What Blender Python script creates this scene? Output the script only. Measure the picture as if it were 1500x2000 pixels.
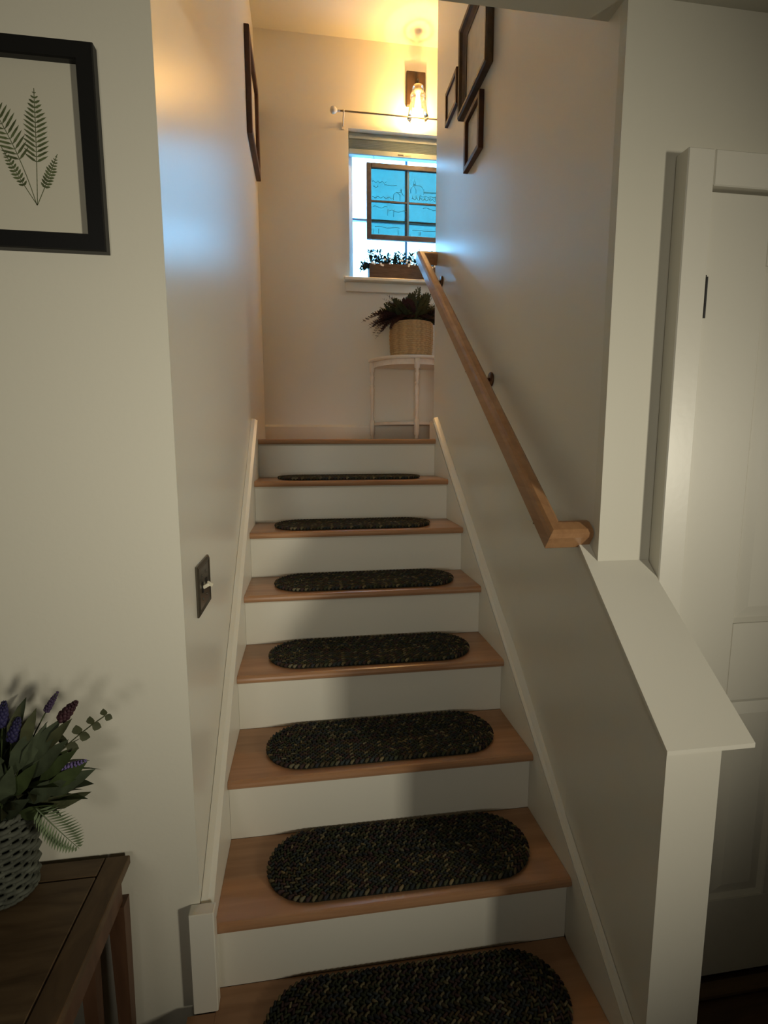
import bpy, bmesh, math, random
from mathutils import Vector, Matrix, Quaternion
random.seed(7)
for o in list(bpy.data.objects): bpy.data.objects.remove(o, do_unlink=True)
SC = bpy.context.scene
COL = SC.collection
PI = math.pi

# ------------------------------------------------------------------ camera
CZ = 1.5147
def cam_axes(yaw, pitch, roll):
    f = Vector((math.sin(yaw)*math.cos(pitch), math.cos(yaw)*math.cos(pitch), math.sin(pitch)))
    r = Vector((math.cos(yaw), -math.sin(yaw), 0)); u = r.cross(f)
    c, s = math.cos(roll), math.sin(roll)
    return c*r+s*u, -s*r+c*u, f
cr, cu, cf = cam_axes(0.1467, -0.1333, -0.0015)
cd = bpy.data.cameras.new('camera'); cam = bpy.data.objects.new('camera', cd); COL.objects.link(cam)
m = Matrix((cr, cu, -cf)).transposed().to_4x4(); m.translation = (0, 0, CZ); cam.matrix_world = m
cd.sensor_fit = 'HORIZONTAL'; cd.sensor_width = 36.0; cd.lens = 36.0*1005.4/1500.0
cd.clip_start = 0.02; cd.clip_end = 200
SC.camera = cam

# ------------------------------------------------------------------ sky, lights, exposure
w = bpy.data.worlds.new('sky'); SC.world = w; w.use_nodes = True
bg = w.node_tree.nodes['Background']
bg.inputs['Color'].default_value = (0.20, 0.58, 1.0, 1); bg.inputs['Strength'].default_value = 15.5
vs = SC.view_settings
vs.view_transform = 'Standard'; vs.look = 'None'; vs.gamma = 1.0; vs.use_curve_mapping = False
vs.exposure = 0.0

def area(name, loc, target, sx, sy, power, color, spread=PI):
    l = bpy.data.lights.new(name, 'AREA'); l.shape = 'RECTANGLE'; l.size = sx; l.size_y = sy
    l.energy = power; l.color = color
    o = bpy.data.objects.new(name, l); COL.objects.link(o); o.location = loc
    o.rotation_euler = (Vector(target)-Vector(loc)).to_track_quat('-Z', 'Y').to_euler(); l.spread = spread
    return o
# added area lights behind the camera: side follows riser shadows, rear is fill
area('added_side_light', (2.80, -2.0, 1.40), (-0.05, 1.12, 1.45), 0.28, 0.5, 5.4, (1.0, 0.93, 0.74), 0.74)
area('added_rear_fill', (-0.6, -2.9, 1.40), (0.15, 1.1, 1.50), 1.0, 0.9, 1.85, (1.0, 0.94, 0.80), 0.75)

# ------------------------------------------------------------------ materials
MATS = {}
def newmat(name):
    mt = bpy.data.materials.new(name); mt.use_nodes = True
    MATS[name] = mt
    return mt, mt.node_tree, mt.node_tree.nodes['Principled BSDF']
def plain(name, col, rough=0.5, spec=0.5, metal=0.0, bump=0.0, bscale=200, var=0.0, vscale=8, emit=None, estr=0):
    mt, nt, b = newmat(name)
    b.inputs['Base Color'].default_value = (*col, 1); b.inputs['Roughness'].default_value = rough
    b.inputs['Metallic'].default_value = metal; b.inputs['Specular IOR Level'].default_value = spec
    tc = nt.nodes.new('ShaderNodeTexCoord')
    if var > 0:
        n = nt.nodes.new('ShaderNodeTexNoise'); n.inputs['Scale'].default_value = vscale; n.inputs['Detail'].default_value = 4
        nt.links.new(tc.outputs['Object'], n.inputs['Vector'])
        r = nt.nodes.new('ShaderNodeValToRGB')
        r.color_ramp.elements[0].position = 0.3; r.color_ramp.elements[1].position = 0.7
        r.color_ramp.elements[0].color = (*[max(0, c*(1-var)) for c in col], 1)
        r.color_ramp.elements[1].color = (*[min(1, c*(1+var)) for c in col], 1)
        nt.links.new(n.outputs['Fac'], r.inputs['Fac']); nt.links.new(r.outputs['Color'], b.inputs['Base Color'])
    if bump > 0:
        n2 = nt.nodes.new('ShaderNodeTexNoise'); n2.inputs['Scale'].default_value = bscale
        nt.links.new(tc.outputs['Object'], n2.inputs['Vector'])
        bp = nt.nodes.new('ShaderNodeBump'); bp.inputs['Strength'].default_value = bump; bp.inputs['Distance'].default_value = 0.002
        nt.links.new(n2.outputs['Fac'], bp.inputs['Height']); nt.links.new(bp.outputs['Normal'], b.inputs['Normal'])
    if emit:
        b.inputs['Emission Color'].default_value = (*emit, 1); b.inputs['Emission Strength'].default_value = estr
    return mt
def wood(name, c1, c2, scale=(2, 30, 30), rough=0.35, spec=0.5):
    mt, nt, b = newmat(name)
    tc = nt.nodes.new('ShaderNodeTexCoord'); mp = nt.nodes.new('ShaderNodeMapping')
    mp.inputs['Scale'].default_value = scale
    n = nt.nodes.new('ShaderNodeTexNoise'); n.inputs['Scale'].default_value = 2.0; n.inputs['Detail'].default_value = 6; n.inputs['Distortion'].default_value = 0.6
    r = nt.nodes.new('ShaderNodeValToRGB')
    r.color_ramp.elements[0].position = 0.32; r.color_ramp.elements[1].position = 0.68
    r.color_ramp.elements[0].color = (*c1, 1); r.color_ramp.elements[1].color = (*c2, 1)
    nt.links.new(tc.outputs['Object'], mp.inputs['Vector']); nt.links.new(mp.outputs['Vector'], n.inputs['Vector'])
    nt.links.new(n.outputs['Fac'], r.inputs['Fac']); nt.links.new(r.outputs['Color'], b.inputs['Base Color'])
    bp = nt.nodes.new('ShaderNodeBump'); bp.inputs['Strength'].default_value = 0.06; bp.inputs['Distance'].default_value = 0.002
    nt.links.new(n.outputs['Fac'], bp.inputs['Height']); nt.links.new(bp.outputs['Normal'], b.inputs['Normal'])
    b.inputs['Roughness'].default_value = rough; b.inputs['Specular IOR Level'].default_value = spec
    return mt
def vcol(name, rough=0.9, spec=0.2):
    mt, nt, b = newmat(name)
    a = nt.nodes.new('ShaderNodeAttribute'); a.attribute_name = 'Col'
    nt.links.new(a.outputs['Color'], b.inputs['Base Color'])
    b.inputs['Roughness'].default_value = rough; b.inputs['Specular IOR Level'].default_value = spec
    return mt
def clear(name, tint, gloss=0.06, rough=0.03):
    mt = bpy.data.materials.new(name); mt.use_nodes = True; MATS[name] = mt
    nt = mt.node_tree; nt.nodes.clear()
    out = nt.nodes.new('ShaderNodeOutputMaterial'); t = nt.nodes.new('ShaderNodeBsdfTransparent'); g = nt.nodes.new('ShaderNodeBsdfGlossy')
    mx = nt.nodes.new('ShaderNodeMixShader'); t.inputs['Color'].default_value = (*tint, 1); g.inputs['Roughness'].default_value = rough
    mx.inputs['Fac'].default_value = gloss
    nt.links.new(t.outputs[0], mx.inputs[1]); nt.links.new(g.outputs[0], mx.inputs[2]); nt.links.new(mx.outputs[0], out.inputs['Surface'])
    return mt
def lampglass(name):
    mt = bpy.data.materials.new(name); mt.use_nodes = True; MATS[name] = mt
    nt = mt.node_tree; nt.nodes.clear()
    out = nt.nodes.new('ShaderNodeOutputMaterial'); t = nt.nodes.new('ShaderNodeBsdfTransparent'); g = nt.nodes.new('ShaderNodeBsdfGlossy')
    tr = nt.nodes.new('ShaderNodeBsdfTranslucent'); tr.inputs['Color'].default_value = (.9, .85, .75, 1)
    t.inputs['Color'].default_value = (.96, .94, .88, 1); g.inputs['Roughness'].default_value = .08
    m1 = nt.nodes.new('ShaderNodeMixShader'); m1.inputs['Fac'].default_value = .035
    m2 = nt.nodes.new('ShaderNodeMixShader'); fr = nt.nodes.new('ShaderNodeFresnel'); fr.inputs['IOR'].default_value = 1.5
    nt.links.new(t.outputs[0], m1.inputs[1]); nt.links.new(tr.outputs[0], m1.inputs[2])
    nt.links.new(fr.outputs[0], m2.inputs['Fac']); nt.links.new(m1.outputs[0], m2.inputs[1]); nt.links.new(g.outputs[0], m2.inputs[2])
    nt.links.new(m2.outputs[0], out.inputs['Surface'])
    return mt
def leafmat(name, col, var=0.3, rough=0.6):
    mt = plain(name, col, rough, 0.3, var=var, vscale=30)
    return mt

plain('wall_paint', (0.72, 0.69, 0.60), 0.31, 0.9, bump=0.12, bscale=60)
plain('ceiling_paint', (0.66, 0.64, 0.55), 0.7, 0.3, bump=0.2, bscale=90)
plain('trim_paint', (0.76, 0.73, 0.64), 0.35, 0.5, bump=0.08, bscale=60)
plain('room_paint', (0.70, 0.67, 0.57), 0.55, 0.35, bump=0.10, bscale=90)
plain('door_paint', (0.72, 0.69, 0.60), 0.4, 0.4, bump=0.08, bscale=60)
wood('oak_tread', (0.34, 0.175, 0.088), (0.47, 0.26, 0.14), (1.2, 16, 16), 0.28, 0.5)
wood('oak_rail', (0.29, 0.145, 0.065), (0.40, 0.215, 0.10), (20, 1.5, 20), 0.28, 0.5)
wood('dark_floor', (0.05, 0.024, 0.009), (0.10, 0.05, 0.02), (2, 14, 14), 0.4, 0.4)
wood('threshold_wood', (0.10, 0.06, 0.025), (0.15, 0.09, 0.04), (2, 20, 20), 0.4, 0.4)
wood('dark_table', (0.075, 0.045, 0.022), (0.155, 0.10, 0.052), (3, 18, 18), 0.5, 0.35)
wood('table_border', (0.08, 0.046, 0.022), (0.14, 0.085, 0.042), (14, 5, 14), 0.5, 0.35)
wood('table_leg_wood', (0.08, 0.038, 0.02), (0.13, 0.065, 0.035), (18, 18, 2), 0.5, 0.35)
wood('mahogany_frame', (0.045, 0.013, 0.007), (0.085, 0.028, 0.014), (9, 9, 9), 0.4, 0.4)
wood('brown_frame', (0.05, 0.026, 0.013), (0.10, 0.055, 0.028), (9, 9, 9), 0.4, 0.4)
plain('black_frame', (0.006, 0.006, 0.006), 0.45, 0.35)
wood('grey_frame', (0.085, 0.08, 0.09), (0.14, 0.13, 0.145), (8, 20, 20), 0.7, 0.2)
wood('planter_wood', (0.10, 0.065, 0.045), (0.17, 0.115, 0.08), (6, 20, 30), 0.8, 0.2)
plain('paper', (0.60, 0.57, 0.47), 0.9, 0.1)
plain('print_paper', (0.80, 0.75, 0.63), 0.5, 0.4, var=0.06, vscale=25)
plain('fern_ink', (0.10, 0.12, 0.055), 0.9, 0.1, var=0.35, vscale=60)
plain('pewter', (0.13, 0.115, 0.09), 0.32, 0.5, metal=0.8)
plain('ivory_plastic', (0.75, 0.70, 0.55), 0.35, 0.5)
plain('black_metal', (0.008, 0.007, 0.007), 0.5, 0.4)
plain('white_metal', (0.62, 0.58, 0.50), 0.35, 0.5)
plain('bracket_metal', (0.10, 0.045, 0.02), 0.4, 0.5, metal=0.6)
plain('rod_metal', (0.28, 0.22, 0.14), 0.4, 0.5, metal=0.4)
plain('knob_white', (0.70, 0.66, 0.58), 0.35, 0.5)
wood('sconce_wood', (0.018, 0.010, 0.006), (0.04, 0.022, 0.013), (20, 20, 5), 0.5, 0.3)
plain('shade_fabric', (0.27, 0.32, 0.33), 0.8, 0.2, var=0.06, vscale=15)
plain('added_blind_cloth', (0.70, 0.62, 0.46), 0.9, 0.1)
plain('tag_dark', (0.02, 0.02, 0.03), 0.6, 0.2)
plain('tag_tan', (0.30, 0.26, 0.18), 0.6, 0.2)
plain('window_paint', (0.62, 0.66, 0.70), 0.4, 0.4)
plain('muntin_paint', (0.10, 0.20, 0.34), 0.4, 0.4)
plain('etch_ink', (0.03, 0.13, 0.18), 0.8, 0.1)
plain('wire', (0.05, 0.06, 0.07), 0.5, 0.4)
plain('console_paint', (0.80, 0.74, 0.65), 0.45, 0.4, var=0.05, vscale=30)
plain('basket_fiber', (0.52, 0.36, 0.19), 0.8, 0.2, var=0.25, vscale=45)
plain('vase_wicker', (0.085, 0.09, 0.07), 0.75, 0.25, var=0.35, vscale=40)
plain('vase_inner', (0.05, 0.06, 0.045), 0.9, 0.1)
plain('soil', (0.02, 0.015, 0.01), 0.95, 0.1)
leafmat('leaf_purple', (0.045, 0.022, 0.026)); leafmat('leaf_dark', (0.052, 0.062, 0.032)); leafmat('leaf_olive', (0.065, 0.07, 0.032))
leafmat('leaf_sage', (0.060, 0.076, 0.042)); leafmat('leaf_green', (0.048, 0.068, 0.022)); leafmat('leaf_deep', (0.02, 0.03, 0.014))
leafmat('leaf_teal', (0.035, 0.085, 0.075)); leafmat('fern_leaf', (0.13, 0.17, 0.09))
leafmat('lavender', (0.16, 0.12, 0.30)); leafmat('lavender_dark', (0.05, 0.03, 0.07)); leafmat('burgundy', (0.05, 0.018, 0.025)); leafmat('indigo', (0.025, 0.022, 0.075))
plain('petal_white', (0.85, 0.88, 0.9), 0.7, 0.2)
vcol('braid')
clear('window_glass', (0.97, 0.99, 1.0)); lampglass('lamp_glass')
clear('picture_glass', (0.98, 0.98, 0.98), 0.05, 0.02)
clear('etched_glass', (0.15, 0.265, 0.25), 0.03, 0.3)
plain('bulb_glow', (1, 0.8, 0.5), 0.4, 0.4, emit=(1.0, 0.62, 0.22), estr=60)

# ------------------------------------------------------------------ mesh helpers
class MB:
    def __init__(s): s.v = []; s.f = []; s.c = []; s.sm = []
    def add(s, vs, fs, col=None, smooth=False, M=None):
        o = len(s.v)
        for p in vs: s.v.append(tuple(M @ Vector(p)) if M else tuple(p))
        for f in fs: s.f.append(tuple(i+o for i in f)); s.c.append(col); s.sm.append(smooth)
        return s
    def box(s, x0, x1, y0, y1, z0, z1, M=None, col=None):
        return s.add([(x0,y0,z0),(x1,y0,z0),(x1,y1,z0),(x0,y1,z0),(x0,y0,z1),(x1,y0,z1),(x1,y1,z1),(x0,y1,z1)],
              [(0,3,2,1),(4,5,6,7),(0,1,5,4),(1,2,6,5),(2,3,7,6),(3,0,4,7)], col, False, M)
    def bbox(s, x0, x1, y0, y1, z0, z1, b=0.004, M=None, col=None):
        # box with chamfered edges (24 verts)
        V=[]; idx={}
        X=(x0,x1);Y=(y0,y1);Z=(z0,z1)
        for i in (0,1):
            for j in (0,1):
                for k in (0,1):
                    dx=b if i==0 else -b; dy=b if j==0 else -b; dz=b if k==0 else -b
                    for a,p in (('x',(X[i],Y[j]+dy,Z[k]+dz)),('y',(X[i]+dx,Y[j],Z[k]+dz)),('z',(X[i]+dx,Y[j]+dy,Z[k]))):
                        idx[(i,j,k,a)]=len(V); V.append(p)
        F=[]
        for i in (0,1): F.append([idx[(i,0,0,'x')],idx[(i,1,0,'x')],idx[(i,1,1,'x')],idx[(i,0,1,'x')]])
        for j in (0,1): F.append([idx[(0,j,0,'y')],idx[(1,j,0,'y')],idx[(1,j,1,'y')],idx[(0,j,1,'y')]])
        for k in (0,1): F.append([idx[(0,0,k,'z')],idx[(1,0,k,'z')],idx[(1,1,k,'z')],idx[(0,1,k,'z')]])
        for i in (0,1):
            for j in (0,1): F.append([idx[(i,j,0,'x')],idx[(i,j,1,'x')],idx[(i,j,1,'y')],idx[(i,j,0,'y')]])
            for k in (0,1): F.append([idx[(i,0,k,'x')],idx[(i,1,k,'x')],idx[(i,1,k,'z')],idx[(i,0,k,'z')]])
        for j in (0,1):
            for k in (0,1): F.append([idx[(0,j,k,'y')],idx[(1,j,k,'y')],idx[(1,j,k,'z')],idx[(0,j,k,'z')]])
        for i in (0,1):
            for j in (0,1):
                for k in (0,1): F.append([idx[(i,j,k,'x')],idx[(i,j,k,'y')],idx[(i,j,k,'z')]])
        return s.add(V,F,col,False,M)
    def prism(s, pts, a0, a1, axis='x', M=None):
        # polygon extruded along an axis; pts are the two other coordinates (cyclic order kept)
        n=len(pts)
        def mk(p,a): return (a,p[0],p[1]) if axis=='x' else ((p[0],a,p[1]) if axis=='y' else (p[0],p[1],a))
        V=[mk(p,a0) for p in pts]+[mk(p,a1) for p in pts]
        F=[tuple(range(n)),tuple(range(2*n-1,n-1,-1))]+[(i,(i+1)%n,n+(i+1)%n,n+i) for i in range(n)]
        return s.add(V,F,None,False,M)
    def tube(s, path, rad, n=8, closed=False, col=None, caps=True):
        P=[Vector(p) for p in path]; m=len(P)
        R=rad if isinstance(rad,(list,tuple)) else [rad]*m
        rings=[]; up=None
        for i in range(m):
            if closed: t=(P[(i+1)%m]-P[i-1])
            else: t=P[min(i+1,m-1)]-P[max(i-1,0)]
            t.normalize()
            if up is None:
                up=Vector((0,0,1)) if abs(t.z)<0.9 else Vector((1,0,0))
            sd=t.cross(up).normalized(); up=sd.cross(t).normalized()
            rings.append([P[i]+R[i]*(math.cos(2*PI*k/n)*sd+math.sin(2*PI*k/n)*up) for k in range(n)])
        V=[v for r in rings for v in r]; F=[]
        for i in range(m if closed else m-1):
            j=(i+1)%m
            for k in range(n): F.append((i*n+k,i*n+(k+1)%n,j*n+(k+1)%n,j*n+k))
        if not closed and caps: F.append(tuple(range(n-1,-1,-1))); F.append(tuple((m-1)*n+k for k in range(n)))
        return s.add(V,F,col,True)
    def lathe(s, prof, n=24, center=(0,0,0), col=None, a0=0, a1=2*PI, M=None):
        full=abs(a1-a0-2*PI)<1e-6; c=n if full else n+1
        V=[];F=[]
        for (r,z) in prof:
            for k in range(c):
                a=a0+(a1-a0)*k/n; V.append((center[0]+r*math.cos(a),center[1]+r*math.sin(a),center[2]+z))
        for i in range(len(prof)-1):
            for k in range(n): F.append((i*c+k,i*c+(k+1)%c,(i+1)*c+(k+1)%c,(i+1)*c+k))
        return s.add(V,F,col,True,M)
    def ball(s, c, r, n=10, sq=(1,1,1), col=None, M=None):
        m=max(4,n//2); V=[];F=[]
        for i in range(m+1):
            th=PI*i/m
            for k in range(n):
                a=2*PI*k/n; V.append((c[0]+r*sq[0]*math.sin(th)*math.cos(a),c[1]+r*sq[1]*math.sin(th)*math.sin(a),c[2]+r*sq[2]*math.cos(th)))
        for i in range(m):
            for k in range(n): F.append((i*n+k,(i+1)*n+k,(i+1)*n+(k+1)%n,i*n+(k+1)%n))
        return s.add(V,F,col,True,M)
    def mesh(s, name):
        me=bpy.data.meshes.new(name); me.from_pydata(s.v,[],s.f); me.update()
        if any(c is not None for c in s.c):
            a=me.color_attributes.new('Col','FLOAT_COLOR','CORNER')
            for p in me.polygons:
                cc=s.c[p.index] or (0.1,0.1,0.1)
                for li in p.loop_indices: a.data[li].color=(*cc,1)
        for p in me.polygons: p.use_smooth=s.sm[p.index]
        bm=bmesh.new(); bm.from_mesh(me); bmesh.ops.recalc_face_normals(bm,faces=bm.faces); bm.to_mesh(me); bm.free()
        return me
    def build(s, name, mat, parent=None):
        return obj(name, s.mesh(name), mat, parent)
def obj(name, me, mat, parent=None, M=None):
    o=bpy.data.objects.new(name, me); COL.objects.link(o)
    if mat and not me.materials: me.materials.append(MATS[mat])
    if M is not None: o.matrix_world=M
    if parent:
        o.parent=parent; o.matrix_parent_inverse=Matrix.Translation(-Vector(parent.location))
    return o
def thing(name, label, cat, loc=(0,0,0), group=None):
    o=bpy.data.objects.new(name,None); COL.objects.link(o); o.location=loc; o.empty_display_size=0.05
    o['label']=label; o['category']=cat
    if group: o['group']=group
    return o
def struct(o, label, cat):
    o['kind']='structure'; o['label']=label; o['category']=cat
    return o
def box(*a): return MB().box(*a)
def bbox(*a, b=0.004): return MB().bbox(*a, b=b)

# ------------------------------------------------------------------ stairs measurements
XL, XR, Y0, T, R, NT, OV = -0.24, 0.66, 0.6148, 0.2512, 0.1919, 0.026, 0.026
def ny(k): return Y0+k*T
def nz(k): return R*k
ZL = nz(8)                       # landing level
LW = -0.27                       # stair face of the left wall
CEIL, CEIL2 = 2.47, 3.97
YB = 3.5                         # far wall of the landing

# ------------------------------------------------------------------ the setting
struct(box(-2.6,3.0,-3.0,YB+.16,-0.10,0.0).build('floor','dark_floor'),'dark brown wood floor of the lower room','floor')
struct(MB().box(-2.72,3.12,-3.12,1.12,CEIL,2.75).box(.7027,3.12,1.12,1.28,CEIL,2.75).build('ceiling','ceiling_paint'),'flat painted ceiling over the lower room','ceiling')
struct(box(LW+.001,0.7025,1.121,1.228,CEIL,CEIL2).build('wall_header','ceiling_paint'),'shaded header above the foot of the stairs','wall')
struct(box(-0.39,2.0,1.12,YB+.16,CEIL2,CEIL2+.1).build('ceiling_upper','ceiling_paint'),'warm lit ceiling above the stair landing','ceiling')
struct(MB().prism([(-2.6,1.12),(LW,1.12),(LW,1.1225),(-.3902,1.1225),(-.3902,1.24),(-2.6,1.24)],0,CEIL,'z').build('wall_front_left','room_paint'),'off white wall behind the fern print and side table','wall')
struct(box(-0.39,LW,1.1227,YB,0,CEIL2).build('wall_left','wall_paint'),'glossy off white wall on the left of the stairs','wall')
struct(MB().prism([(.7034,1.180),(.690,1.75),(.690,2.80),(.80,2.80),(.80,1.180)],0,CEIL2,'z').build('wall_right','wall_paint'),'off white wall behind the handrail on the right of the stairs','wall')
struct(MB().prism([(.704,1.154),(3.12,1.154),(3.12,1.28),(.8002,1.28),(.8002,1.1798),(.7034,1.1798)],0,CEIL,'z').build('wall_front_right','room_paint'),'off white wall around the panelled door','wall')
struct(box(-2.72,-2.6,-3.0,1.24,0,CEIL).build('wall_room_left','room_paint'),'left wall of the lower room behind the camera','wall')
# room walls with an opening each for the added windows
b=MB(); b.box(3.0,3.12,-3.0,-2.55,0,CEIL).box(3.0,3.12,-1.65,1.28,0,CEIL).box(3.0,3.12,-2.55,-1.65,0,.85).box(3.0,3.12,-2.55,-1.65,1.85,CEIL)
struct(b.build('wall_room_right','room_paint'),'right wall of the lower room with an opening for the added window','wall')
b=MB(); b.box(-2.72,-1.2,-3.12,-3.0,0,CEIL).box(0.0,3.12,-3.12,-3.0,0,CEIL).box(-1.2,0,-3.12,-3.0,0,.85).box(-1.2,0,-3.12,-3.0,1.85,CEIL)
struct(b.build('wall_room_back','room_paint'),'rear wall of the lower room with an opening for the added window','wall')
# landing
struct(box(LW,2.0,ny(8)+OV+.02,YB,ZL-.12,ZL).build('floor_landing','oak_tread'),'wood floor of the upper landing','floor')
struct(box(2.0,2.1,2.80,YB,ZL,CEIL2).build('wall_landing_end','wall_paint'),'end wall of the upper landing','wall')
struct(box(.80,2.0,2.70,2.80,ZL-.12,CEIL2).build('wall_landing_front','wall_paint'),'near wall of the upper landing','wall')
struct(box(.69,.80,2.8002,YB,0,ZL-.1202).build('wall_under_landing','room_paint'),'wall closing the space under the landing','wall')
WX0,WX1,WZ0,WZ1=.295,1.07,2.566,3.465
b=MB(); b.box(-0.39,WX0,YB,YB+.16,0,CEIL2).box(WX1,2.1,YB,YB+.16,0,CEIL2).box(WX0,WX1,YB,YB+.16,0,WZ0-.021).box(WX0,WX1,YB,YB+.16,WZ1,CEIL2)
struct(b.build('wall_back','wall_paint'),'warm lit wall at the head of the stairs around the window','wall')
# landing baseboards
b=MB(); b.prism([(YB-.016,ZL),(YB-.016,ZL+.085),(YB-.008,ZL+.10),(YB-.0005,ZL+.10),(YB-.0005,ZL)],LW+.001,1.99,'x')
struct(b.build('baseboard_back','trim_paint'),'low painted baseboard along the landing wall','baseboard')
b=MB(); b.prism([(.672,2.70),(.672,2.817),(.802,2.817),(.802,2.801),(.689,2.801),(.689,2.70)],ZL+.001,ZL+.10,'z')
struct(b.build('baseboard_right','trim_paint'),'short painted baseboard wrapping the far end of the right wall','baseboard')

# half wall with sloping cap at the foot of the stairs
HS=.9315
def hz(y): return .932+HS*(y-.84)
b=MB(); b.prism([(.84,0),(1.1535,0),(1.1535,hz(1.1535)-.0097),(.84,hz(.84)-.0097)],.68,.80,'x')
b.prism([(1.1535,0),(1.205,0),(1.205,hz(1.205)-.0097),(1.1535,hz(1.1535)-.0097)],.68,.7025,'x')
b.prism([(.68,1.2052),(.6934,1.60),(.7025,1.2052)],0,hz(1.205)-.002,'z')
struct(b.build('wall_half','wall_paint'),'half height wall beside the lowest steps with a sloping top','wall')
fp=[(.674,.832),(.866,.832),(.839,1.110),(.839,1.1535),(.7035,1.1535),(.7025,1.205),(.674,1.205)]
b=MB(); n=len(fp)
b.add([(x,y,hz(y)-.0095) for x,y in fp]+[(x,y,hz(y)) for x,y in fp],[tuple(range(n)),tuple(range(2*n-1,n-1,-1))]+[(i,(i+1)%n,n+(i+1)%n,n+i) for i in range(n)])
struct(b.build('trim_1','trim_paint'),'sloping painted cap board on the half wall','trim')

# ------------------------------------------------------------------ staircase
st=thing('staircase','straight flight of oak treads and white risers rising to the landing','stairs',(.2,1.0,0))
def tread_mb(y0,y1,x0,x1,z,extra=None):
    # plank with rounded nosing on its near edge
    r=NT/2; pts=[(y1,z-NT),(y1,z)]
    for i in range(7):
        a=PI/2+PI*i/6; pts.append((y0+r+r*math.cos(a)*0.9,z-r+r*math.sin(a)))
    mb=MB(); mb.prism(pts,x0,x1,'x')
    return mb
for k in range(1,8):
    tread_mb(ny(k),ny(k+1)+OV-.001,XL,XR,nz(k)).build('tread','oak_tread',st)
tread_mb(ny(8),ny(8)+OV+.019,XL,XR,nz(8)).build('tread','oak_tread',st)
tread_mb(ny(1),1.087,-.303,XL-.0005,nz(1)).build('tread_return','oak_tread',st)
for k in range(1,9):
    box(XL,XR,ny(k)+OV,ny(k)+OV+.016,nz(k-1)+(.0005),nz(k)-NT-.0005).build('riser','trim_paint',st)
for k in range(1,9):
    # small cove moulding under each nosing
    MB().prism([(ny(k)+OV-.007,nz(k)-NT-.0005),(ny(k)+OV-.0005,nz(k)-NT-.0005),(ny(k)+OV-.0005,nz(k)-NT-.008)],XL,XR,'x').build('cove','trim_paint',st)
SL=R/T
def skz(y,d): return (y-Y0)*SL+d
def skirt(x0,x1,xw,ya,yb,ylev):
    # sloping skirt board and the bead along its top
    d=.042
    pts=[(ya,max(0,skz(ya,-.26))),(yb,ZL-.2),(yb,ZL+.085),(ylev,ZL+.085),(ya,skz(ya,d))]
    MB().prism(pts,x0,x1,'x').build('skirt_board','trim_paint',st)
    xi=x1 if xw<x0+.0005 else x0   # inner edge
    xo=xw
    mb=MB()
    path=[(ya,skz(ya,d)),(ylev,ZL+.085),(yb,ZL+.085)]
    xm=xi+(xo-xi)*.45
    V=[];F=[]
    for (y,z) in path: V+= [(xi,y,z+.0005),(xi,y,z+.006),(xm,y,z+.013),(xo,y,z+.015),(xo,y,z+.0005)]
    for i in range(len(path)-1):
        for j in range(5): F.append((i*5+j,i*5+(j+1)%5,(i+1)*5+(j+1)%5,(i+1)*5+j))
    F.append((0,1,2,3,4)); F.append(tuple(len(V)-5+j for j in (4,3,2,1,0)))
    mb.add(V,F).build('skirt_bead','trim_paint',st)
ylev=Y0+(ZL+.085-.042)/SL
skirt(LW+.001,XL-.0005,LW+.001,1.1205,ny(8)+OV,min(ylev,ny(8)+.02))
# right skirt: along the half wall and then along the stair wall
d=.042
MB().prism([(.868,0.0),(2.70,ZL-.2),(2.70,ZL+.085),(2.70,skz(2.70,d) if skz(2.70,d)<ZL+.085 else ZL+.085),(.868,skz(.868,d))],XR+.0005,.6725,'x').build('skirt_board','trim_paint',st)
mb=MB(); V=[];F=[]; path=[(.868,.679),(1.206,.679),(1.2065,.680),(1.60,.6932),(1.75,.6895),(2.70,.6895)]
for (y,xo) in path:
    z=skz(y,d); V+=[(XR+.0005,y,z+.0005),(XR+.0005,y,z+.005),(XR+.008,y,z+.012),(xo,y,z+.016),(xo,y,z+.0005)]
for i in range(len(path)-1):
    for j in range(5): F.append((i*5+j,i*5+(j+1)%5,(i+1)*5+(j+1)%5,(i+1)*5+j))
F.append((0,1,2,3,4)); F.append(tuple(len(V)-5+j for j in (4,3,2,1,0)))
mb.add(V,F).build('skirt_bead','trim_paint',st)
MB().bbox(-.290,XL+.006,1.088,1.1195,nz(1)+.0005,.452,b=.002).build('skirt_plinth','trim_paint',st)

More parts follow.
